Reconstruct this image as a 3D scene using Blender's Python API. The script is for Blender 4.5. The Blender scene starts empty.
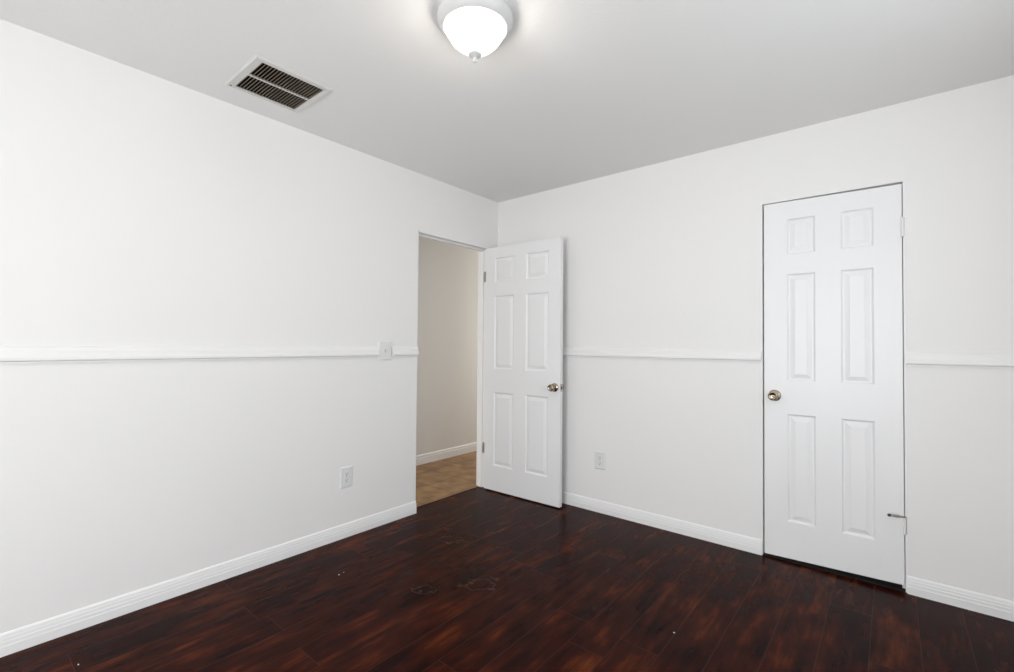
import bpy, bmesh, math, random
from mathutils import Vector, Matrix
random.seed(7)
C = bpy.context.scene.collection
scene = bpy.context.scene

# ---------------------------------------------------------------- camera
F_PX, YAW, PITCH, ROLL = 465.72, math.radians(39.583), math.radians(1.089), math.radians(0.476)
cd = bpy.data.cameras.new('camera'); cam = bpy.data.objects.new('camera', cd); C.objects.link(cam)
cd.sensor_width = 36.0; cd.lens = F_PX / 1014 * 36.0; cd.clip_start = 0.02
fw = Vector((-math.sin(YAW)*math.cos(PITCH), math.cos(YAW)*math.cos(PITCH), math.sin(PITCH)))
rt = Vector((math.cos(YAW), math.sin(YAW), 0)); up = rt.cross(fw)
r2 = math.cos(ROLL)*rt + math.sin(ROLL)*up; u2 = -math.sin(ROLL)*rt + math.cos(ROLL)*up
M = Matrix((r2, u2, -fw)).transposed().to_4x4(); M.translation = Vector((2.6315, -3.0498, 1.2045))
cam.matrix_world = M
scene.camera = cam

# ---------------------------------------------------------------- colour management
vs = scene.view_settings
vs.view_transform = 'Standard'; vs.look = 'None'; vs.gamma = 1.0; vs.use_curve_mapping = False
vs.exposure = -0.03

# ---------------------------------------------------------------- world: daylight sky
w = bpy.data.worlds.new('world'); scene.world = w; w.use_nodes = True
nt = w.node_tree; bg = nt.nodes['Background']
sky = nt.nodes.new('ShaderNodeTexSky'); sky.sky_type = 'HOSEK_WILKIE'; sky.turbidity = 4
nt.links.new(sky.outputs[0], bg.inputs[0]); bg.inputs[1].default_value = 0.6

# ---------------------------------------------------------------- lights: daylight at the two added windows, added hall fill
RX, RY, H = 3.24, -4.80, 2.44          # room size
def area(name, loc, direction, sx, sy, power, col):
    l = bpy.data.lights.new(name, 'AREA'); l.shape = 'RECTANGLE'; l.size = sx; l.size_y = sy
    l.energy = power; l.color = col
    o = bpy.data.objects.new(name, l); C.objects.link(o); o.location = loc
    o.rotation_euler = Vector(direction).to_track_quat('-Z', 'Y').to_euler()
    return o
W1 = (-2.45, -0.95, 0.95, 2.05)        # window_1 in wall_right: y0, y1, z0, z1
W2 = (1.15, 2.90, 0.30, 2.05)          # window_2 in wall_front: x0, x1, z0, z1
area('daylight', (RX+0.17, (W1[0]+W1[1])/2, 1.5), (-1, 0.0, 0.22), 1.5, 1.1, 23, (0.88, 0.945, 1.0))  # area lamp outside the added side window, tilted up to brighten the ceiling
area('daylight', ((W2[0]+W2[1])/2, RY-0.17, 1.15), (0, 1, 0.0), 1.6, 1.6, 92, (0.96, 0.975, 1.0))  # area lamp outside the added front window, lights the back wall
area('hall_fill', (-0.57, 2.45, 1.3), (0, -1, 0), 0.7, 1.8, 18, (1.0, 0.98, 0.95))  # added fill at the closed hall end, no window there
area('hall_fill', (-0.57, -3.45, 1.3), (0, 1, 0), 0.7, 1.8, 15, (1.0, 0.99, 0.97))  # second added fill, opposite end; leaves the hall darker in the middle

# ---------------------------------------------------------------- helpers
def tag(o, label=None, cat=None, group=None, kind=None):
    if label: o['label'] = label
    if cat: o['category'] = cat
    if group: o['group'] = group
    if kind: o['kind'] = kind
    return o
def empty(name, loc=(0, 0, 0), rz=0):
    o = bpy.data.objects.new(name, None); C.objects.link(o)
    o.location = loc; o.rotation_euler = (0, 0, rz); o.empty_display_size = .05
    return o
def obj(name, bm, m, parent=None, smooth=False, bevel=0, seg=2):
    bmesh.ops.recalc_face_normals(bm, faces=bm.faces)
    me = bpy.data.meshes.new(name); bm.to_mesh(me); bm.free()
    o = bpy.data.objects.new(name, me); C.objects.link(o); me.materials.append(m)
    if smooth:
        for p in me.polygons: p.use_smooth = True
        mod = o.modifiers.new('edges', 'EDGE_SPLIT'); mod.split_angle = math.radians(40)
    if bevel:
        b = o.modifiers.new('bevel', 'BEVEL'); b.width = bevel; b.segments = seg; b.limit_method = 'ANGLE'
    if parent: o.parent = parent
    return o
def box(bm, x0, x1, y0, y1, z0, z1):
    v = [bm.verts.new(p) for p in ((x0,y0,z0),(x1,y0,z0),(x1,y1,z0),(x0,y1,z0),(x0,y0,z1),(x1,y0,z1),(x1,y1,z1),(x0,y1,z1))]
    for f in ((0,3,2,1),(4,5,6,7),(0,1,5,4),(1,2,6,5),(2,3,7,6),(3,0,4,7)): bm.faces.new([v[i] for i in f])
def lathe(bm, prof, seg=48, M=Matrix.Identity(4), cap0=True, cap1=True):
    """prof: (radius, height) along local z"""
    rings = []
    for r, z in prof:
        if r < 1e-6: rings.append([bm.verts.new(M @ Vector((0, 0, z)))])
        else: rings.append([bm.verts.new(M @ Vector((r*math.cos(2*math.pi*i/seg), r*math.sin(2*math.pi*i/seg), z))) for i in range(seg)])
    for a, b in zip(rings, rings[1:]):
        for i in range(seg):
            j = (i+1) % seg
            q = [a[i % len(a)], a[j % len(a)], b[j % len(b)], b[i % len(b)]]
            q = list(dict.fromkeys(q))
            if len(q) > 2: bm.faces.new(q)
    if cap0 and len(rings[0]) > 1: bm.faces.new(rings[0][::-1])
    if cap1 and len(rings[-1]) > 1: bm.faces.new(rings[-1])
def extrude(bm, prof, P, Q, out, cap=True):
    """prof: list of (outward, z); swept from P to Q (xy points), 'out' = outward unit xy"""
    A = [bm.verts.new((P[0]+out[0]*d, P[1]+out[1]*d, z)) for d, z in prof]
    B = [bm.verts.new((Q[0]+out[0]*d, Q[1]+out[1]*d, z)) for d, z in prof]
    n = len(prof)
    for i in range(n): bm.faces.new((A[i], A[(i+1) % n], B[(i+1) % n], B[i]))
    if cap: bm.faces.new(A[::-1]); bm.faces.new(B)
def axis(direction, loc):
    q = Vector(direction).to_track_quat('Z', 'Y').to_matrix().to_4x4(); q.translation = Vector(loc); return q

# ---------------------------------------------------------------- materials
def mat(name, col, rough=.5, metal=0, spec=.5, bump=None, var=None):
    m = bpy.data.materials.new(name); m.use_nodes = True; nt = m.node_tree
    b = nt.nodes['Principled BSDF']; b.inputs['Base Color'].default_value = (*col, 1)
    b.inputs['Roughness'].default_value = rough; b.inputs['Metallic'].default_value = metal
    b.inputs['Specular IOR Level'].default_value = spec
    tc = nt.nodes.new('ShaderNodeTexCoord')
    if bump:
        sc, st, dist, stretch = bump
        mp = nt.nodes.new('ShaderNodeMapping'); mp.inputs['Scale'].default_value = stretch
        nt.links.new(tc.outputs['Object'], mp.inputs[0])
        n = nt.nodes.new('ShaderNodeTexNoise'); n.inputs['Scale'].default_value = sc; n.inputs['Detail'].default_value = 3
        nt.links.new(mp.outputs[0], n.inputs['Vector'])
        bp = nt.nodes.new('ShaderNodeBump'); bp.inputs['Strength'].default_value = st; bp.inputs['Distance'].default_value = dist
        nt.links.new(n.outputs['Fac'], bp.inputs['Height']); nt.links.new(bp.outputs[0], b.inputs['Normal'])
    if var:
        sc, c2 = var
        n = nt.nodes.new('ShaderNodeTexNoise'); n.inputs['Scale'].default_value = sc; n.inputs['Detail'].default_value = 5
        nt.links.new(tc.outputs['Object'], n.inputs['Vector'])
        mx = nt.nodes.new('ShaderNodeMix'); mx.data_type = 'RGBA'
        mx.inputs[6].default_value = (*col, 1); mx.inputs[7].default_value = (*c2, 1)
        nt.links.new(n.outputs['Fac'], mx.inputs[0]); nt.links.new(mx.outputs[2], b.inputs['Base Color'])
    return m
one = (1, 1, 1)
m_wall = mat('wall_paint', (.875, .865, .85), .6, spec=.3, bump=(160, .12, .002, one), var=(1.5, (.885, .876, .862)))
m_ceil = mat('ceiling_paint', (.90, .892, .875), .85, spec=.2, bump=(90, .25, .003, one))
m_trim = mat('trim_paint', (.885, .88, .872), .42, bump=(30, .05, .001, (1, 1, 1)))
m_door = mat('door_paint', (.88, .88, .878), .38, bump=(55, .10, .0012, (6, 6, .22)))
m_rail = mat('rail_paint', (.875, .868, .855), .45, bump=(30, .05, .001, (1, 1, 1)))
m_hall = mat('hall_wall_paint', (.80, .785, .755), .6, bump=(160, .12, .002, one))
m_plast = mat('white_plastic', (.81, .81, .805), .3, var=(8, (.79, .79, .785)))
m_slot = mat('dark_slot', (.03, .03, .03), .6, var=(20, (.05, .05, .05)))
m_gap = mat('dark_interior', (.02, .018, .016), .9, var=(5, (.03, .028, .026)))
m_brass = mat('antique_nickel', (.46, .40, .31), .22, 1, var=(30, (.38, .32, .24)))
m_steel = mat('satin_steel', (.55, .53, .50), .35, 1, var=(60, (.45, .43, .40)))
m_hinge = mat('painted_hinge', (.62, .61, .59), .4, .3, var=(80, (.45, .44, .42)))
m_dusty = mat('dusty_louvre', (.42, .36, .27), .6, var=(14, (.12, .09, .06)))
m_grille = mat('grille_enamel', (.74, .735, .71), .35, var=(20, (.68, .67, .64)))
m_rubber = mat('black_rubber', (.05, .045, .04), .6, var=(40, (.09, .08, .07)))
m_enamel = mat('white_enamel', (.70, .70, .69), .22, var=(9, (.67, .67, .66)))
m_winf = mat('window_vinyl', (.82, .82, .82), .35, var=(5, (.8, .8, .8)))
m_ext = mat('outer_ground', (.25, .24, .2), .9, var=(3, (.16, .2, .1)))

m_glow = bpy.data.materials.new('frosted_glass_lit'); m_glow.use_nodes = True
nt = m_glow.node_tree; b = nt.nodes['Principled BSDF']
b.inputs['Base Color'].default_value = (.22, .21, .2, 1); b.inputs['Roughness'].default_value = .25
n = nt.nodes.new('ShaderNodeTexNoise'); n.inputs['Scale'].default_value = 9; n.inputs['Detail'].default_value = 1
tc = nt.nodes.new('ShaderNodeTexCoord'); nt.links.new(tc.outputs['Object'], n.inputs['Vector'])
cr = nt.nodes.new('ShaderNodeValToRGB'); nt.links.new(n.outputs['Fac'], cr.inputs[0])
cr.color_ramp.elements[0].position = .3; cr.color_ramp.elements[0].color = (1, .90, .76, 1)
cr.color_ramp.elements[1].position = .6; cr.color_ramp.elements[1].color = (1, .96, .89, 1)
nt.links.new(cr.outputs[0], b.inputs['Emission Color']); b.inputs['Emission Strength'].default_value = .95

out = nt.nodes['Material Output']; trn = nt.nodes.new('ShaderNodeBsdfTransparent'); mxs = nt.nodes.new('ShaderNodeMixShader')
mxs.inputs[0].default_value = .45; nt.links.new(b.outputs[0], mxs.inputs[1]); nt.links.new(trn.outputs[0], mxs.inputs[2]); nt.links.new(mxs.outputs[0], out.inputs[0])

m_pane = bpy.data.materials.new('window_pane'); m_pane.use_nodes = True
nt = m_pane.node_tree; nt.nodes.remove(nt.nodes['Principled BSDF'])
tr = nt.nodes.new('ShaderNodeBsdfTransparent'); gl = nt.nodes.new('ShaderNodeBsdfGlossy'); gl.inputs['Roughness'].default_value = .02
mx = nt.nodes.new('ShaderNodeMixShader'); mx.inputs[0].default_value = .06
nt.links.new(tr.outputs[0], mx.inputs[1]); nt.links.new(gl.outputs[0], mx.inputs[2])
nt.links.new(mx.outputs[0], nt.nodes['Material Output'].inputs[0])

def floor_material():
    m = bpy.data.materials.new('dark_laminate'); m.use_nodes = True; nt = m.node_tree; L = nt.links.new
    b = nt.nodes['Principled BSDF']
    def mth(op, a, b_=None, c=None):
        n = nt.nodes.new('ShaderNodeMath'); n.operation = op
        for i, v in enumerate((a, b_, c)):
            if v is None: continue
            if isinstance(v, (int, float)): n.inputs[i].default_value = v
            else: L(v, n.inputs[i])
        return n.outputs[0]
    tc = nt.nodes.new('ShaderNodeTexCoord'); sp = nt.nodes.new('ShaderNodeSeparateXYZ'); L(tc.outputs['Object'], sp.inputs[0])
    u = mth('DIVIDE', mth('SUBTRACT', sp.outputs[0], 2.24 - 20*.158), .158)
    pid = mth('FLOOR', u); fu = mth('FRACT', u)
    wn = nt.nodes.new('ShaderNodeTexWhiteNoise'); wn.noise_dimensions = '1D'; L(pid, wn.inputs['W'])
    v = mth('ADD', mth('DIVIDE', sp.outputs[1], 1.22), mth('MULTIPLY', wn.outputs['Value'], 7.3))
    vid = mth('FLOOR', v); fv = mth('FRACT', v)
    wn2 = nt.nodes.new('ShaderNodeTexWhiteNoise'); wn2.noise_dimensions = '2D'
    cb = nt.nodes.new('ShaderNodeCombineXYZ'); L(pid, cb.inputs[0]); L(vid, cb.inputs[1]); L(cb.outputs[0], wn2.inputs['Vector'])
    # seams
    du = mth('MULTIPLY', mth('MINIMUM', fu, mth('SUBTRACT', 1, fu)), .158)
    dv = mth('MULTIPLY', mth('MINIMUM', fv, mth('SUBTRACT', 1, fv)), 1.22)
    seam = mth('LESS_THAN', mth('MINIMUM', du, dv), .0013)
    # grain coordinates: per plank offset, long in y
    off = nt.nodes.new('ShaderNodeVectorMath'); off.operation = 'MULTIPLY_ADD'
    L(wn2.outputs['Color'], off.inputs[0]); off.inputs[1].default_value = (.5, .9, 2); L(tc.outputs['Object'], off.inputs[2])
    def noise(scale, stretch, detail, rough=.55, dist=0):
        mp = nt.nodes.new('ShaderNodeMapping'); mp.inputs['Scale'].default_value = stretch; L(off.outputs[0], mp.inputs[0])
        n = nt.nodes.new('ShaderNodeTexNoise'); n.inputs['Scale'].default_value = scale; n.inputs['Detail'].default_value = detail
        n.inputs['Roughness'].default_value = rough; n.inputs['Distortion'].default_value = dist
        L(mp.outputs[0], n.inputs['Vector']); return n.outputs['Fac']
    blotch = noise(4.6, (2.0, .80, 1), 3, .5, .15)
    grain = noise(14, (2.6, .30, 1), 4, .55, .1)
    fine = noise(70, (3, .12, 1), 3)
    val = mth('ADD', mth('MULTIPLY', blotch, .60), mth('ADD', mth('MULTIPLY', grain, .36), mth('MULTIPLY', fine, .12)))
    val = mth('ADD', val, mth('MULTIPLY', mth('SUBTRACT', wn2.outputs['Value'], .5), .05))
    cr = nt.nodes.new('ShaderNodeValToRGB'); L(val, cr.inputs[0]); e = cr.color_ramp.elements
    e[0].position = .43; e[0].color = (.0120, .0024, .0016, 1)
    e[1].position = .80; e[1].color = (.17, .040, .009, 1)
    for p, c in ((.52, (.025, .0045, .0024, 1)), (.60, (.037, .0068, .0028, 1)), (.685, (.082, .0165, .0040, 1))):
        x = cr.color_ramp.elements.new(p); x.color = c
    mx = nt.nodes.new('ShaderNodeMix'); mx.data_type = 'RGBA'; L(mth('MULTIPLY', seam, .8), mx.inputs[0])
    L(cr.outputs[0], mx.inputs[6]); mx.inputs[7].default_value = (.060, .026, .017, 1)  # seam colour lightened to paint in the glint of the plank edges
    # dusty shoe scuffs
    sc_in = mx.outputs[2]; smin = None
    nz = nt.nodes.new('ShaderNodeTexNoise'); nz.inputs['Scale'].default_value = 22; nz.inputs['Detail'].default_value = 6; L(tc.outputs['Object'], nz.inputs['Vector'])
    for (sx, sy, rad, an) in ((.53, -1.03, .085, .5), (1.03, -1.31, .10, .9), (.86, -1.52, .07, .3), (.40, -.93, .04, 0), (.62, -.78, .03, 0)):
        mp = nt.nodes.new('ShaderNodeMapping'); mp.vector_type = 'TEXTURE'; mp.inputs['Location'].default_value = (sx, sy, 0)
        mp.inputs['Rotation'].default_value = (0, 0, an); mp.inputs['Scale'].default_value = (rad, rad*.6, 1); L(tc.outputs['Object'], mp.inputs[0])
        ln = nt.nodes.new('ShaderNodeVectorMath'); ln.operation = 'LENGTH'; L(mp.outputs[0], ln.inputs[0])
        d = mth('ABSOLUTE', mth('SUBTRACT', mth('ADD', ln.outputs['Value'], mth('MULTIPLY', mth('SUBTRACT', nz.outputs['Fac'], .5), 2.4)), .8))
        ring = mth('MAXIMUM', mth('SUBTRACT', 1, mth('DIVIDE', d, .14)), 0)
        near = mth('LESS_THAN', ln.outputs['Value'], 1.3)
        s = mth('MULTIPLY', ring, near)
        smin = s if smin is None else mth('MAXIMUM', smin, s)
    mx2 = nt.nodes.new('ShaderNodeMix'); mx2.data_type = 'RGBA'; L(mth('MULTIPLY', smin, .32), mx2.inputs[0])
    L(sc_in, mx2.inputs[6]); mx2.inputs[7].default_value = (.10, .065, .045, 1)
    L(mx2.outputs[2], b.inputs['Base Color'])
    b.inputs['Specular IOR Level'].default_value = .04
    L(mth('ADD', .22, mth('ADD', mth('MULTIPLY', grain, .05), mth('MULTIPLY', smin, .3))), b.inputs['Roughness'])
    bp = nt.nodes.new('ShaderNodeBump'); bp.inputs['Strength'].default_value = .15; bp.inputs['Distance'].default_value = .0006
    L(mth('SUBTRACT', mth('ADD', mth('MULTIPLY', grain, .5), mth('MULTIPLY', fine, .3)), mth('MULTIPLY', seam, 2)), bp.inputs['Height']); L(bp.outputs[0], b.inputs['Normal'])
    return m
m_floor = floor_material()

def tile_material():
    m = bpy.data.materials.new('hall_tile'); m.use_nodes = True; nt = m.node_tree; L = nt.links.new
    b = nt.nodes['Principled BSDF']; tc = nt.nodes.new('ShaderNodeTexCoord')
    mp = nt.nodes.new('ShaderNodeMapping'); mp.inputs['Location'].default_value = (.44, .39, 0); L(tc.outputs['Object'], mp.inputs[0])
    br = nt.nodes.new('ShaderNodeTexBrick'); br.offset = 0; br.squash = 1
    br.inputs['Scale'].default_value = 1; br.inputs['Brick Width'].default_value = .335; br.inputs['Row Height'].default_value = .335
    br.inputs['Mortar Size'].default_value = .005; br.inputs['Mortar Smooth'].default_value = .2
    L(mp.outputs[0], br.inputs['Vector'])
    n = nt.nodes.new('ShaderNodeTexNoise'); n.inputs['Scale'].default_value = 7; n.inputs['Detail'].default_value = 6; L(tc.outputs['Object'], n.inputs['Vector'])
    cr = nt.nodes.new('ShaderNodeValToRGB'); L(n.outputs['Fac'], cr.inputs[0])
    cr.color_ramp.elements[0].position = .35; cr.color_ramp.elements[0].color = (.22, .115, .042, 1)
    cr.color_ramp.elements[1].position = .65; cr.color_ramp.elements[1].color = (.42, .25, .105, 1)
    L(cr.outputs[0], br.inputs['Color1']); 
    cr2 = nt.nodes.new('ShaderNodeValToRGB'); L(n.outputs['Fac'], cr2.inputs[0])
    cr2.color_ramp.elements[0].position = .35; cr2.color_ramp.elements[0].color = (.19, .09, .036, 1)
    cr2.color_ramp.elements[1].position = .65; cr2.color_ramp.elements[1].color = (.36, .20, .09, 1)
    L(cr2.outputs[0], br.inputs['Color2']); br.inputs['Mortar'].default_value = (.12, .075, .04, 1)
    L(br.outputs['Color'], b.inputs['Base Color']); b.inputs['Roughness'].default_value = .42; b.inputs['Specular IOR Level'].default_value = .35
    bp = nt.nodes.new('ShaderNodeBump'); bp.inputs['Strength'].default_value = .4; bp.inputs['Distance'].default_value = .003; bp.invert = True
    L(br.outputs['Fac'], bp.inputs['Height']); L(bp.outputs[0], b.inputs['Normal'])
    return m
m_tile = tile_material()

def S(name, bm, m, **k): return tag(obj(name, bm, m, **k), kind='structure')

# ---------------------------------------------------------------- the shell
T = .115                                             # wall thickness
OY0, OY1, OZ = -.874, -.120, 2.030                   # hall doorway, clear opening in wall_left
CX0, CX1, CZ = 2.048, 2.677, 2.042                   # closet opening in wall_back
J = .018                                             # jamb thickness
VX0, VX1, VY0, VY1 = .203, .518, -2.192, -1.890      # duct hole in ceiling

bm = bmesh.new(); box(bm, -.074, RX, RY, 0, -.05, 0); S('floor', bm, m_floor)
bm = bmesh.new(); box(bm, -1.02, -.0765, -3.5, 2.5, -.05, 0); S('floor_hall', bm, m_tile)
bm = bmesh.new()
box(bm, -T, VX0, RY-T, T, H, H+.1); box(bm, VX1, RX+T, RY-T, T, H, H+.1)
box(bm, VX0, VX1, RY-T, VY0, H, H+.1); box(bm, VX0, VX1, VY1, T, H, H+.1)
S('ceiling', bm, m_ceil)
bm = bmesh.new(); box(bm, -1.14, -T, -3.6, 2.6, H, H+.1); S('ceiling_hall', bm, m_ceil)

def rounded_slab(bm, x0, x1, y0, y1, z0, z1, corner, r=.009, seg=5):
    """vertical slab; 'corner' is the xy corner to round"""
    pts = [(x0, y0), (x1, y0), (x1, y1), (x0, y1)]; out = []
    cx, cy = (x0+x1)/2, (y0+y1)/2
    for p in pts:
        if p == corner:
            sx, sy = (1 if p[0] < cx else -1), (1 if p[1] < cy else -1)
            c = (p[0]+sx*r, p[1]+sy*r)
            a0 = math.atan2(0, -sx) ; a1 = math.atan2(-sy, 0)
            arc = [(c[0]-sx*r*math.cos(t), c[1]-sy*r*math.sin(t)) for t in [math.pi/2*i/seg for i in range(seg+1)]]
            prev = pts[pts.index(p)-1]
            if abs(prev[0]-p[0]) > 1e-9: arc = arc[::-1]
            out += arc
        else: out.append(p)
    A = [bm.verts.new((*p, z0)) for p in out]; B = [bm.verts.new((*p, z1)) for p in out]; n = len(out)
    for i in range(n): bm.faces.new((A[i], A[(i+1) % n], B[(i+1) % n], B[i]))
    bm.faces.new(A[::-1]); bm.faces.new(B)
# wall_left
bm = bmesh.new()
rounded_slab(bm, -T, 0, RY, OY0-.001, 0, OZ+.0, (0, OY0-.001))
box(bm, -T, 0, RY, OY0-.001, OZ, H)
box(bm, -T, 0, OY0-.001, 0, OZ+J*.2, H); box(bm, -T, 0, OY1+J, 0, 0, OZ+J*.2)
S('wall_left', bm, m_wall)
# wall_back with closet opening
bm = bmesh.new()
rounded_slab(bm, -T, CX0-.001, 0, T, 0, CZ, (CX0-.001, 0), r=.006)
rounded_slab(bm, CX1+.001, RX+T, 0, T, 0, CZ, (CX1+.001, 0), r=.006)
box(bm, -T, RX+T, 0, T, CZ, H)
S('wall_back', bm, m_wall)
# wall_right with window_1
bm = bmesh.new()
box(bm, RX, RX+T, RY-T, W1[0], 0, H); box(bm, RX, RX+T, W1[1], 0, 0, H)
box(bm, RX, RX+T, W1[0], W1[1], 0, W1[2]); box(bm, RX, RX+T, W1[0], W1[1], W1[3], H)
S('wall_right', bm, m_wall)
bm = bmesh.new()
box(bm, -T, W2[0], RY-T, RY, 0, H); box(bm, W2[1], RX, RY-T, RY, 0, H)
box(bm, W2[0], W2[1], RY-T, RY, 0, W2[2]); box(bm, W2[0], W2[1], RY-T, RY, W2[3], H)
S('wall_front', bm, m_wall)
# hallway walls
bm = bmesh.new(); box(bm, -1.14, -1.02, -3.6, 2.6, -.05, H); S('wall_hall', bm, m_hall)
bm = bmesh.new(); box(bm, -T-.0, -T+.06, T, 2.6, 0, H); S('wall_hall_side', bm, m_hall)
bm = bmesh.new(); box(bm, -1.02, -T, 2.5, 2.6, -.05, H); S('wall_hall_north', bm, m_hall)
bm = bmesh.new(); box(bm, -1.02, -T, -3.6, -3.5, -.05, H); S('wall_hall_south', bm, m_hall)
# closet interior
bm = bmesh.new()
box(bm, CX0-.3, CX0-.2, T, .75, 0, H); box(bm, CX1+.2, CX1+.3, T, .75, 0, H)
box(bm, CX0-.3, CX1+.3, .75, .8, 0, H); box(bm, CX0-.3, CX1+.3, T, .8, H, H+.06)
S('wall_closet', bm, m_wall)
bm = bmesh.new(); box(bm, CX0-.3, CX1+.3, 0, .75, -.05, 0); S('floor_closet', bm, m_gap)  # near-black floor colour paints in the shade under the closet door
# unseen windows behind and beside the camera, added to bring in daylight
def window(name, along, c0, c1, z0, z1, base, sgn):
    root = empty(name, (0, 0, 0)); tag(root, kind='structure')
    def bx(bm, a0, a1, d0, d1, q0, q1):
        d0, d1 = sorted((base+sgn*d0, base+sgn*d1))
        if along == 'y': box(bm, d0, d1, a0, a1, q0, q1)
        else: box(bm, a0, a1, d0, d1, q0, q1)
    f = .045; mid = (c0+c1)/2
    bm = bmesh.new()
    bx(bm, c0, c0+f, .04, .09, z0, z1); bx(bm, c1-f, c1, .04, .09, z0, z1)
    bx(bm, c0+f, c1-f, .04, .09, z0, z0+f); bx(bm, c0+f, c1-f, .04, .09, z1-f, z1)
    bx(bm, mid-.02, mid+.02, .045, .085, z0+f, z1-f)
    obj('window_frame', bm, m_winf, root)
    bm = bmesh.new(); bx(bm, c0+f, mid-.02, .062, .066, z0+f, z1-f); bx(bm, mid+.02, c1-f, .062, .066, z0+f, z1-f)
    obj('pane', bm, m_pane, root)
    bm = bmesh.new(); bx(bm, c0-.03, c1+.03, -.02, .0, z0-.025, z0); bx(bm, c0, c1, 0, .04, z0-.0, z0+.003)
    obj('window_sill', bm, m_trim, root)
window('window_1', 'y', *W1, RX, 1)
window('window_2', 'x', *W2, RY, -1)

# ---------------------------------------------------------------- baseboards (stepped profile) and chair rail
bb = [(0, 0), (.013, 0), (.013, .036), (.0122, .0375), (.0119, .0385), (.0112, .052), (.0107, .0532), (.0102, .054), (.0090, .066),
      (.0085, .067), (.0080, .0675), (.0066, .077), (.0045, .0815), (.0018, .0845), (0, .0845)]
def run(name, prof, P, Q, out, m=m_trim):
    bm = bmesh.new(); extrude(bm, prof, P, Q, out); return S(name, bm, m)
run('baseboard_left', bb, (0, RY), (0, OY0-.004), (1, 0))
run('baseboard_back', bb, (.0, 0), (CX0-.003, 0), (0, -1))
run('baseboard_back_end', bb, (CX1+.006, 0), (RX, 0), (0, -1))
run('baseboard_right', bb, (RX, RY), (RX, 0), (-1, 0))
run('baseboard_front', bb, (0, RY), (RX, RY), (0, 1))
hb = [(0, 0), (.014, 0), (.014, .066), (.012, .068), (.0070, .069), (.0070, .074), (.011, .077), (.010, .088), (.006, .094), (.002, .097), (0, .097)]
run('baseboard_hall', hb, (-1.02, -3.5), (-1.02, 2.5), (1, 0))
def rail(dz): return [(d, z+dz) for d, z in
      [(0, 1.116), (.009, 1.116), (.0095, 1.1195), (.0095, 1.1225), (.011, 1.1245), (.0135, 1.1255), (.0185, 1.1275), (.020, 1.131), (.020, 1.139),
       (.0185, 1.143), (.016, 1.1455), (.0145, 1.152), (.0135, 1.166), (.0110, 1.174), (.0075, 1.180), (.004, 1.184), (0, 1.186)]]
PY0, PY1 = -1.209, -1.108                            # switch plate edges
run('trim_1', rail(-.001), (0, RY), (0, PY0-.0015), (1, 0), m_rail)
run('trim_2', rail(-.001), (0, PY1+.006), (0, OY0-.003), (1, 0), m_rail)
run('trim_3', rail(0), (.0, 0), (CX0-.005, 0), (0, -1), m_rail)
run('trim_4', rail(0), (CX1+.005, 0), (RX, 0), (0, -1), m_rail)
run('trim_5', rail(0), (RX, RY), (RX, 0), (-1, 0), m_rail)

# ---------------------------------------------------------------- doors
def door_leaf(bm, W_, zb0, zb1, zt0, zt1, th, cols, rows):
    """leaf in local x 0..W_, front face y=0, back y=th; six moulded panels front and back; bottom/top run from zb0/zt0 at x=0 to zb1/zt1"""
    xs = [0] + [c for cc in cols for c in cc] + [W_]
    zs = [None] + [r for rr in rows for r in rr] + [None]
    def zz(i, x):
        t = x / W_
        if i == 0: return zb0+(zb1-zb0)*t
        if i == len(zs)-1: return zt0+(zt1-zt0)*t
        return zs[i]
    rings = [(0, 0), (.0035, .0015), (.0065, .0065), (.0105, .0092), (.0165, .0092), (.030, .0050), (.0375, .0030), (.0385, .0018), (.041, .0018)]
    for side in (0, 1):
        y0, s = (0, 1) if side == 0 else (th, -1)
        grid = [[bm.verts.new((x, y0, zz(i, x))) for x in xs] for i in range(len(zs))]
        if side == 0: g0 = grid
        else: g1 = grid
        for i in range(len(zs)-1):
            for j in range(len(xs)-1):
                q = [grid[i][j], grid[i][j+1], grid[i+1][j+1], grid[i+1][j]]
                if i % 2 == 1 and j % 2 == 1:
                    prev = q
                    x0, x1, z0, z1 = xs[j], xs[j+1], zs[i], zs[i+1]
                    for ins, dep in rings[1:]:
                        cur = [bm.verts.new(p) for p in ((x0+ins, y0+s*dep, z0+ins), (x1-ins, y0+s*dep, z0+ins), (x1-ins, y0+s*dep, z1-ins), (x0+ins, y0+s*dep, z1-ins))]
                        for k in range(4): bm.faces.new((prev[k], prev[(k+1) % 4], cur[(k+1) % 4], cur[k]))
                        prev = cur
                    bm.faces.new(prev)
                else: bm.faces.new(q)
    n, m = len(zs), len(xs)
    for j in range(m-1):
        bm.faces.new((g0[0][j], g0[0][j+1], g1[0][j+1], g1[0][j])); bm.faces.new((g0[n-1][j], g0[n-1][j+1], g1[n-1][j+1], g1[n-1][j]))
    for i in range(n-1):
        bm.faces.new((g0[i][0], g0[i+1][0], g1[i+1][0], g1[i][0])); bm.faces.new((g0[i][m-1], g0[i+1][m-1], g1[i+1][m-1], g1[i][m-1]))
knob_prof = [(0, 0), (.0325, 0), (.0325, .003), (.030, .006), (.022, .0085), (.014, .0105), (.0115, .016), (.0115, .026),
             (.0135, .030), (.019, .0335), (.0245, .040), (.0268, .048), (.0266, .055), (.0245, .061), (.0215, .0640), (.0195, .0645), (.017, .0625), (.009, .0605), (0, .060)]
def knob(parent, x, z, y, d, name='knob'):
    bm = bmesh.new(); lathe(bm, knob_prof, 40, axis((0, d, 0), (x, y, z)))
    o = obj(name, bm, m_brass, parent, smooth=True); o['label'] = 'antique metal door knob'
    bm = bmesh.new(); lathe(bm, [(0, .0600), (.0055, .0602), (.0055, .0625), (.004, .0632), (0, .0632)], 20, axis((0, d, 0), (x, y, z)))
    obj('knob_button', bm, m_brass, o, smooth=True)
    return o
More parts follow.
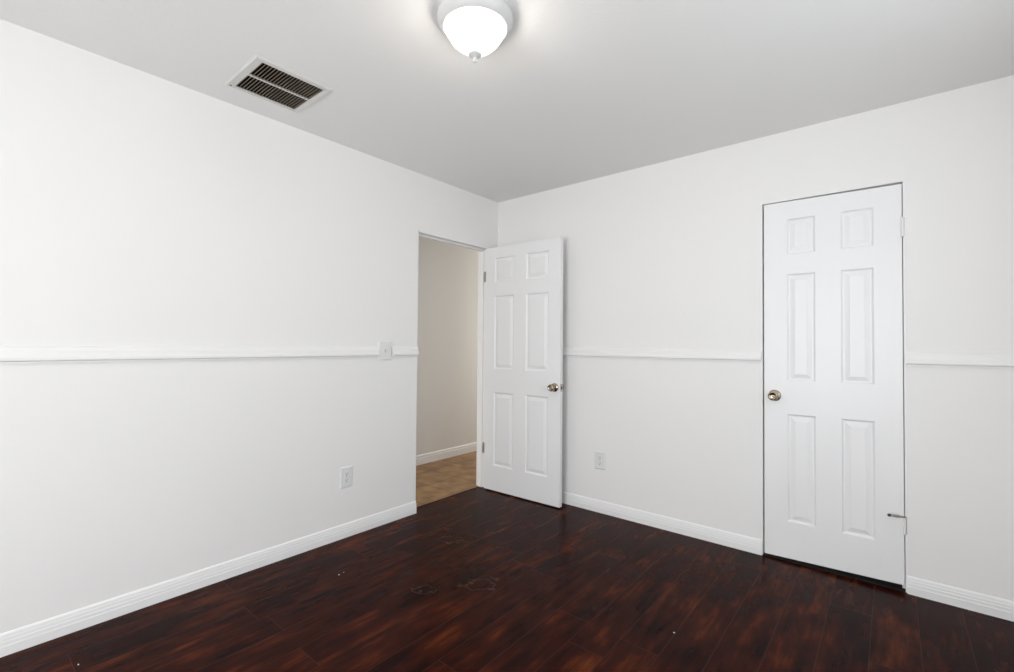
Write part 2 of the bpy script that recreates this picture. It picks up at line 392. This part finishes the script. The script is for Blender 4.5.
def hinge(parent, px, py, z0, z1, leafs, m):
    """knuckle barrel at px,py and the two thin leaves given as boxes"""
    bm = bmesh.new(); n = 5; h = (z1-z0)/n
    for i in range(n): lathe(bm, [(0, z0+i*h+.0006), (.0055, z0+i*h+.0006), (.0055, z0+(i+1)*h-.0006), (0, z0+(i+1)*h-.0006)], 16, Matrix.Translation((px, py, 0)))
    lathe(bm, [(0, z0-.004), (.0035, z0-.003), (.0042, z0), (.0042, z1), (.0035, z1+.003), (0, z1+.004)], 16, Matrix.Translation((px, py, 0)))
    for l in leafs: box(bm, *l)
    return obj('hinge', bm, m, parent)

# door_1 : open door into the hallway
d1 = empty('door_1', (0, 0, 0)); tag(d1, kind='structure')
bm = bmesh.new()                                     # jambs and head with stops
jx0 = -T-.004
box(bm, jx0, 0, OY1, OY1+J-.0005, 0, OZ); box(bm, jx0, -.020, OY0-.0, OY0+.0145, 0, OZ-.018)
box(bm, jx0, .0, OY0, OY1, OZ-.0145, OZ+.0035)
box(bm, -.086, -.050, OY1-.011, OY1, 0, OZ-.0145); box(bm, -.086, -.050, OY0+.0145, OY0+.0255, 0, OZ-.018)
box(bm, -.086, -.050, OY0+.0255, OY1-.011, OZ-.0265, OZ-.0145)
obj('door_frame', bm, m_trim, d1, bevel=.0012)
bm = bmesh.new(); box(bm, -.0768, -.0738, OY0+.0145, OY1, .0002, .0032); obj('threshold_strip', bm, m_gap, d1)
W1D = .737
leaf = empty('leaf', (.002, -.1535, 0), math.radians(1.0)); leaf.parent = d1
bm = bmesh.new()
rows = ((.212, .815), (1.004, 1.608), (1.720, 1.925))
door_leaf(bm, W1D, .010, .010, 2.012, 2.012, .034, ((.094, .300), (.418, .632)), rows)
obj('door_leaf', bm, m_door, leaf)
kn = knob(leaf, .690, .890, 0, -1); kn2 = knob(leaf, .690, .890, .034, 1)
bm = bmesh.new(); box(bm, W1D-.0005, W1D+.0012, .005, .029, .862, .918); lp = obj('latch_plate', bm, m_steel, leaf)
bm = bmesh.new(); v = [bm.verts.new(p) for p in ((W1D+.001, .010, .881), (W1D+.001, .025, .881), (W1D+.001, .025, .899), (W1D+.001, .010, .899), (W1D+.011, .012, .882), (W1D+.004, .024, .882), (W1D+.004, .024, .898), (W1D+.011, .012, .898))]
for f in ((0,3,2,1),(4,5,6,7),(0,1,5,4),(1,2,6,5),(2,3,7,6),(3,0,4,7)): bm.faces.new([v[i] for i in f])
obj('latch_bolt', bm, m_slot, lp)
for z0, z1 in ((1.738, 1.826), (.290, .378)):
    hinge(d1, .0035, -.1535+.0345+.0035, z0, z1, ((-.0495, .001, OY1-.0014, OY1, z0, z1), (-.001, .0012, -.151, -.1215, z0, z1)), m_steel)

# door_2 : closed closet door
d2 = empty('door_2', (0, 0, 0)); tag(d2, kind='structure')
bm = bmesh.new()
box(bm, CX0-.012, CX0, .0005, T+.002, 0, CZ-.0005); box(bm, CX1, CX1+.012, .0005, T+.002, 0, CZ-.0005)
box(bm, CX0-.012, CX1+.012, .0005, T+.002, CZ-.001, CZ+.012)
box(bm, CX0, CX0+.012, .045, .08, 0, CZ); box(bm, CX1-.012, CX1, .045, .08, 0, CZ); box(bm, CX0+.012, CX1-.012, .045, .08, CZ-.012, CZ-.001)
obj('door_frame', bm, m_trim, d2)
LX0, LX1 = 2.0570, 2.6728
lf2 = empty('leaf', (LX0, 0.002, 0)); lf2.parent = d2
bm = bmesh.new(); c = LX0
rows2 = ((.222, .828), (1.014, 1.621), (1.731, 1.935))
door_leaf(bm, LX1-LX0, .014, .032, 2.0365, 2.0300, .035, ((2.171-c, 2.308-c), (2.421-c, 2.562-c)), rows2)
obj('door_leaf', bm, m_door, lf2)
knob(lf2, 2.110-LX0, .927, 0, -1); knob(lf2, 2.110-LX0, .927, .035, 1)
hu = hinge(d2, 2.6742, -.007, 1.766, 1.857, ((2.6729, 2.6735, -.004, .03, 1.766, 1.857), (2.6758, 2.6766, -.004, .03, 1.766, 1.857)), m_trim)
hg = hinge(d2, 2.6742, -.006, .286, .366, ((2.6729, 2.6735, -.004, .03, .286, .366), (2.6758, 2.6766, -.004, .03, .286, .366)), m_trim)
for h_, q0, q1 in ((hu, 1.764, 1.859), (hg, .284, .368)):
    bm = bmesh.new(); box(bm, 2.6790, 2.6835, -.0030, -.0006, q0, q1); box(bm, 2.6772, 2.6790, -.0045, -.0006, q0+.018, q0+.036); box(bm, 2.6772, 2.6790, -.0045, -.0006, q1-.036, q1-.018)  # added strips stand in for the shadow and bare metal beside each hinge
    obj('hinge_shade_strip', bm, m_steel, h_)
bm = bmesh.new()                                     # hinge-pin door stop
lathe(bm, [(0, .367), (.008, .367), (.008, .372), (0, .373)], 20, Matrix.Translation((2.6742, -.006, 0)))
P, Q = Vector((2.6705, -.008, .370)), Vector((2.618, -.036, .374))
lathe(bm, [(0, 0), (.0046, 0), (.0046, (Q-P).length), (0, (Q-P).length)], 14, axis(Q-P, P))
lathe(bm, [(0, 0), (.0065, 0), (.0065, .022), (0, .022)], 14, axis(Q-P, P+(Q-P)*.35))
P2, Q2 = Vector((2.645, -.020, .367)), Vector((2.640, -.006, .366))
lathe(bm, [(0, 0), (.0035, 0), (.0035, (Q2-P2).length), (0, (Q2-P2).length)], 14, axis(Q2-P2, P2))
ds = obj('door_stop', bm, m_steel, d2)
bm = bmesh.new(); D = (Q-P).normalized()
lathe(bm, [(0, 0), (.0062, 0), (.0070, .003), (.0070, .008), (.0055, .011), (0, .0115)], 18, axis(D, Q-D*.003)); obj('bumper', bm, m_rubber, ds)

def fold(e, root):
    """hand the children of a helper empty to the door itself, keeping their places"""
    mb = e.matrix_basis.copy()
    for ch in [o for o in bpy.data.objects if o.parent == e]:
        ch.parent = root; ch.matrix_basis = mb @ ch.matrix_basis
    bpy.data.objects.remove(e)
def rebase(root, loc):
    for ch in [o for o in bpy.data.objects if o.parent == root]:
        ch.matrix_basis = Matrix.Translation(-Vector(loc)) @ ch.matrix_basis
    root.location = loc
fold(leaf, d1); fold(lf2, d2)
rebase(d1, (0, -.12, 0)); rebase(d2, (2.6742, 0, 0))
rebase(bpy.data.objects['window_1'], (RX, (W1[0]+W1[1])/2, W1[2])); rebase(bpy.data.objects['window_2'], ((W2[0]+W2[1])/2, RY, W2[2]))

# ---------------------------------------------------------------- ceiling light
LX, LY = 1.432, -1.801
t = empty('ceiling_light', (LX, LY, H)); tag(t, 'round flush ceiling light with white rim and lit frosted glass bowl', 'ceiling light')
bm = bmesh.new(); lathe(bm, [(0, -.0005), (.138, -.0005), (.1395, -.003), (.1395, -.007), (.1375, -.009), (.142, -.012), (.1425, -.018), (.140, -.026), (.134, -.036), (.127, -.044), (.1215, -.049), (.1195, -.0505),
                             (.115, -.0505), (.113, -.048), (.112, -.03), (0, -.03)], 72); obj('canopy', bm, m_enamel, t, smooth=True)
bm = bmesh.new(); lathe(bm, [(.1125, -.044), (.1115, -.056), (.1045, -.073), (.092, -.093), (.074, -.111), (.053, -.1265), (.031, -.1375), (.012, -.1425), (0, -.143)], 72, cap0=False)
obj('glass_bowl', bm, m_glow, t, smooth=True)
bm = bmesh.new(); lathe(bm, [(0, -.1433), (.0200, -.1433), (.0250, -.1455), (.0240, -.151), (.013, -.157), (.0065, -.160), (.0055, -.163), (.0085, -.167), (.0092, -.171), (.007, -.1755), (.003, -.178), (0, -.1785)], 28)
obj('finial', bm, m_enamel, t, smooth=True)

for bx_, by_ in ((.045, .035), (-.045, -.035)):         # the two bulbs inside the bowl
    l = bpy.data.lights.new('bulb_glow', 'POINT'); l.energy = 4.2; l.color = (1.0, .93, .84); l.shadow_soft_size = .03
    o = bpy.data.objects.new('bulb_glow', l); C.objects.link(o); o.parent = t; o.location = (bx_, by_, -.085)

# ---------------------------------------------------------------- return-air grille
vx0, vx1, vy0, vy1 = .188, .543, -2.221, -1.868
t = empty('ceiling_vent', ((vx0+vx1)/2, (vy0+vy1)/2, H)); tag(t, 'white rectangular return air vent in the ceiling with dusty louvres', 'air vent')
ox, oy = t.location.x, t.location.y
def bxl(bm, a, b_, c, d, e, f): box(bm, a-ox, b_-ox, c-oy, d-oy, e-H, f-H)
ix0, ix1, iy0, iy1 = .210, .512, -2.186, -1.896      # louvre opening
bm = bmesh.new()
outer = [(vx0, vy0), (vx1, vy0), (vx1, vy1), (vx0, vy1)]; inner = [(ix0, iy0), (ix1, iy0), (ix1, iy1), (ix0, iy1)]
def ring(pts, z, g=0):
    cx, cy = (vx0+vx1)/2, (vy0+vy1)/2
    return [bm.verts.new((x-ox-math.copysign(g, x-cx), y-oy-math.copysign(g, y-cy), z)) for x, y in pts]
Rr = [ring(outer, -.0003), ring(outer, -.003), ring(outer, -.0085, .006), ring(inner, -.0065, -.002), ring(inner, -.004), ring(inner, -.0003)]
for a, b_ in zip(Rr, Rr[1:]+Rr[:1]):
    for k in range(4): bm.faces.new((a[k], a[(k+1) % 4], b_[(k+1) % 4], b_[k]))
obj('vent_frame', bm, m_grille, t)
bm = bmesh.new(); bxl(bm, .3590, .3650, iy0, iy1, H-.0075, H+.002); obj('divider', bm, m_grille, t)
N = 20; pitch_ = (iy1-iy0)/N
for xa, xb in ((ix0+.001, .3585), (.3655, ix1-.001)):
    bm = bmesh.new(); ang = math.radians(62)
    for k in range(N):
        y = iy0 + pitch_*(k+.35); L_ = .017
        dy, dz = L_*math.cos(ang), L_*math.sin(ang); th = .0011
        ny, nz = -math.sin(ang)*th/2, math.cos(ang)*th/2
        q = [(y-ny, H-.005-nz), (y+ny, H-.005+nz), (y+dy+ny, H-.005+dz+nz), (y+dy-ny, H-.005+dz-nz)]
        # lower lip of each louvre
        A = [bm.verts.new((xa-ox, a-oy, b_-H)) for a, b_ in q]; B = [bm.verts.new((xb-ox, a-oy, b_-H)) for a, b_ in q]
        for i in range(4): bm.faces.new((A[i], A[(i+1) % 4], B[(i+1) % 4], B[i]))
        bm.faces.new(A[::-1]); bm.faces.new(B)
        bxl(bm, xa, xb, y-.0012, y+.0012, H-.0060, H-.0050)
    obj('louvres', bm, m_dusty, t)
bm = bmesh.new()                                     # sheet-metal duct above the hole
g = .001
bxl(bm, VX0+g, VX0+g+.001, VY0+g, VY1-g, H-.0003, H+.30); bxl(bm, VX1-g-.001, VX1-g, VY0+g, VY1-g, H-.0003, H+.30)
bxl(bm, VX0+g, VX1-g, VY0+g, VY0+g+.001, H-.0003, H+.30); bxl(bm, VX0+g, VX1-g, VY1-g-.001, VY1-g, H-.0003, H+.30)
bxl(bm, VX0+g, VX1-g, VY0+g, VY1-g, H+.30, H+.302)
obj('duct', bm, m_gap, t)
for x, y in ((vx0+.018, vy0+.020), (vx1-.020, vy0+.022), (vx0+.018, vy1-.016), (vx1-.018, vy1-.016)):
    bm = bmesh.new(); lathe(bm, [(0, -.0070), (.0042, -.0075), (.0036, -.0095), (0, -.0102)], 16, Matrix.Translation((x-ox, y-oy, 0))); obj('screw', bm, m_slot if (x < .3 and y < -2) else m_grille, t)

# ---------------------------------------------------------------- wall plates
def plate_bm(w_, h_, d_=.006):
    """bevelled plate, local: x across, z up, y = -outward"""
    bm = bmesh.new()
    def rg(g, y): return [bm.verts.new((sx*(w_/2-g), y, sz*(h_/2-g))) for sx, sz in ((-1,-1),(1,-1),(1,1),(-1,1))]
    R = [rg(0, 0), rg(0, -d_*.45), rg(.0025, -d_*.85), rg(.006, -d_)]
    bm.faces.new(R[0][::-1])
    for a, b_ in zip(R, R[1:]):
        for k in range(4): bm.faces.new((a[k], a[(k+1) % 4], b_[(k+1) % 4], b_[k]))
    bm.faces.new(R[-1]); return bm
def outlet(loc, rz, label, w_=.084, h_=.128):
    t = empty('wall_outlet', loc, rz); tag(t, label, 'outlet')
    obj('cover_plate', plate_bm(w_, h_), m_plast, t)
    for s in (1, -1):
        bm = bmesh.new(); zc = s*.0195; pts = []
        for i in range(28):
            a = 2*math.pi*i/28; pts.append((.0172*math.cos(a), max(-.0138, min(.0138, .0172*math.sin(a)))))
        A = [bm.verts.new((x, -.0055, zc+z)) for x, z in pts]; B = [bm.verts.new((x*.97, -.0078, zc+z*.97)) for x, z in pts]
        for i in range(28): bm.faces.new((A[i], A[(i+1) % 28], B[(i+1) % 28], B[i]))
        bm.faces.new(A[::-1]); bm.faces.new(B)
        rc = obj('receptacle', bm, m_plast, t)
        bm = bmesh.new()
        box(bm, -.0080, -.0056, -.0082, -.0070, zc-.001, zc+.0085); box(bm, .0056, .0080, -.0082, -.0070, zc+.0005, zc+.0080)
        lathe(bm, [(0, 0), (.0029, 0), (.0029, .0012), (0, .0012)], 14, axis((0, -1, 0), (0, -.0070, zc-.0078)))
        obj('socket_slot', bm, m_slot, rc)
    bm = bmesh.new(); lathe(bm, [(0, 0), (.0035, 0), (.0028, .0012), (0, .0016)], 14, axis((0, -1, 0), (0, -.0058, 0))); obj('screw', bm, m_steel, t)
outlet((0.0004, -1.4315, .371), math.radians(90), 'white duplex outlet low on the left wall, left of the hallway doorway')
outlet((.997, -.0004, .373), 0, 'white duplex outlet low on the back wall, between the open door and the closet')
t = empty('light_switch', (0.0004, (PY0+PY1)/2, 1.1585), math.radians(90)); tag(t, 'white toggle light switch set into the chair rail beside the hallway doorway', 'light switch')
bm = plate_bm(.100, .126, .0100)
obj('cover_plate', bm, m_plast, t)
bm = bmesh.new(); box(bm, -.0052, .0052, -.0105, -.0092, -.012, .012); sw = obj('toggle_slot', bm, m_steel, t)
bm = bmesh.new()
v = [bm.verts.new(p) for p in ((-.0042,-.0095,-.008),(.0042,-.0095,-.008),(.0042,-.0095,.006),(-.0042,-.0095,.006),(-.0034,-.0225,.002),(.0034,-.0225,.002),(.0034,-.0215,.0095),(-.0034,-.0215,.0095))]
for f in ((0,3,2,1),(4,5,6,7),(0,1,5,4),(1,2,6,5),(2,3,7,6),(3,0,4,7)): bm.faces.new([v[i] for i in f])
obj('toggle', bm, m_plast, t, bevel=.001)
for z in (.030, -.030):
    bm = bmesh.new(); lathe(bm, [(0, 0), (.0032, 0), (.0026, .0010), (0, .0014)], 14, axis((0, -1, 0), (0, -.0099, z))); obj('screw', bm, m_plast, t)

# ---------------------------------------------------------------- small paint flecks on the floor
for i, (x, y, r) in enumerate(((.407, -1.715, .0035), (.402, -1.685, .0022), (0.290, -2.706, .0026), (1.919, -1.070, .003))):
    bm = bmesh.new(); bmesh.ops.create_icosphere(bm, subdivisions=2, radius=r)
    for v in bm.verts: v.co = Vector((v.co.x*(1+.4*random.random()), v.co.y*(.7+.4*random.random()), (v.co.z*.5+r*.5)))
    o = obj('paint_fleck', bm, m_trim); o.location = (x, y, 0.0002)
    tag(o, ('larger white fleck on the dark floor out from the left wall outlet', 'smaller white fleck just beyond the larger one by the left wall',
            'white fleck on the dark floor at the bottom left corner', 'pale fleck on the dark floor in front of the closet and back wall')[i], 'debris', 'white flecks on the floor')

# ---------------------------------------------------------------- ground outside the windows
bm = bmesh.new(); box(bm, -12, 14, -14, 12, -.30, -.12); S('ground', bm, m_ext)
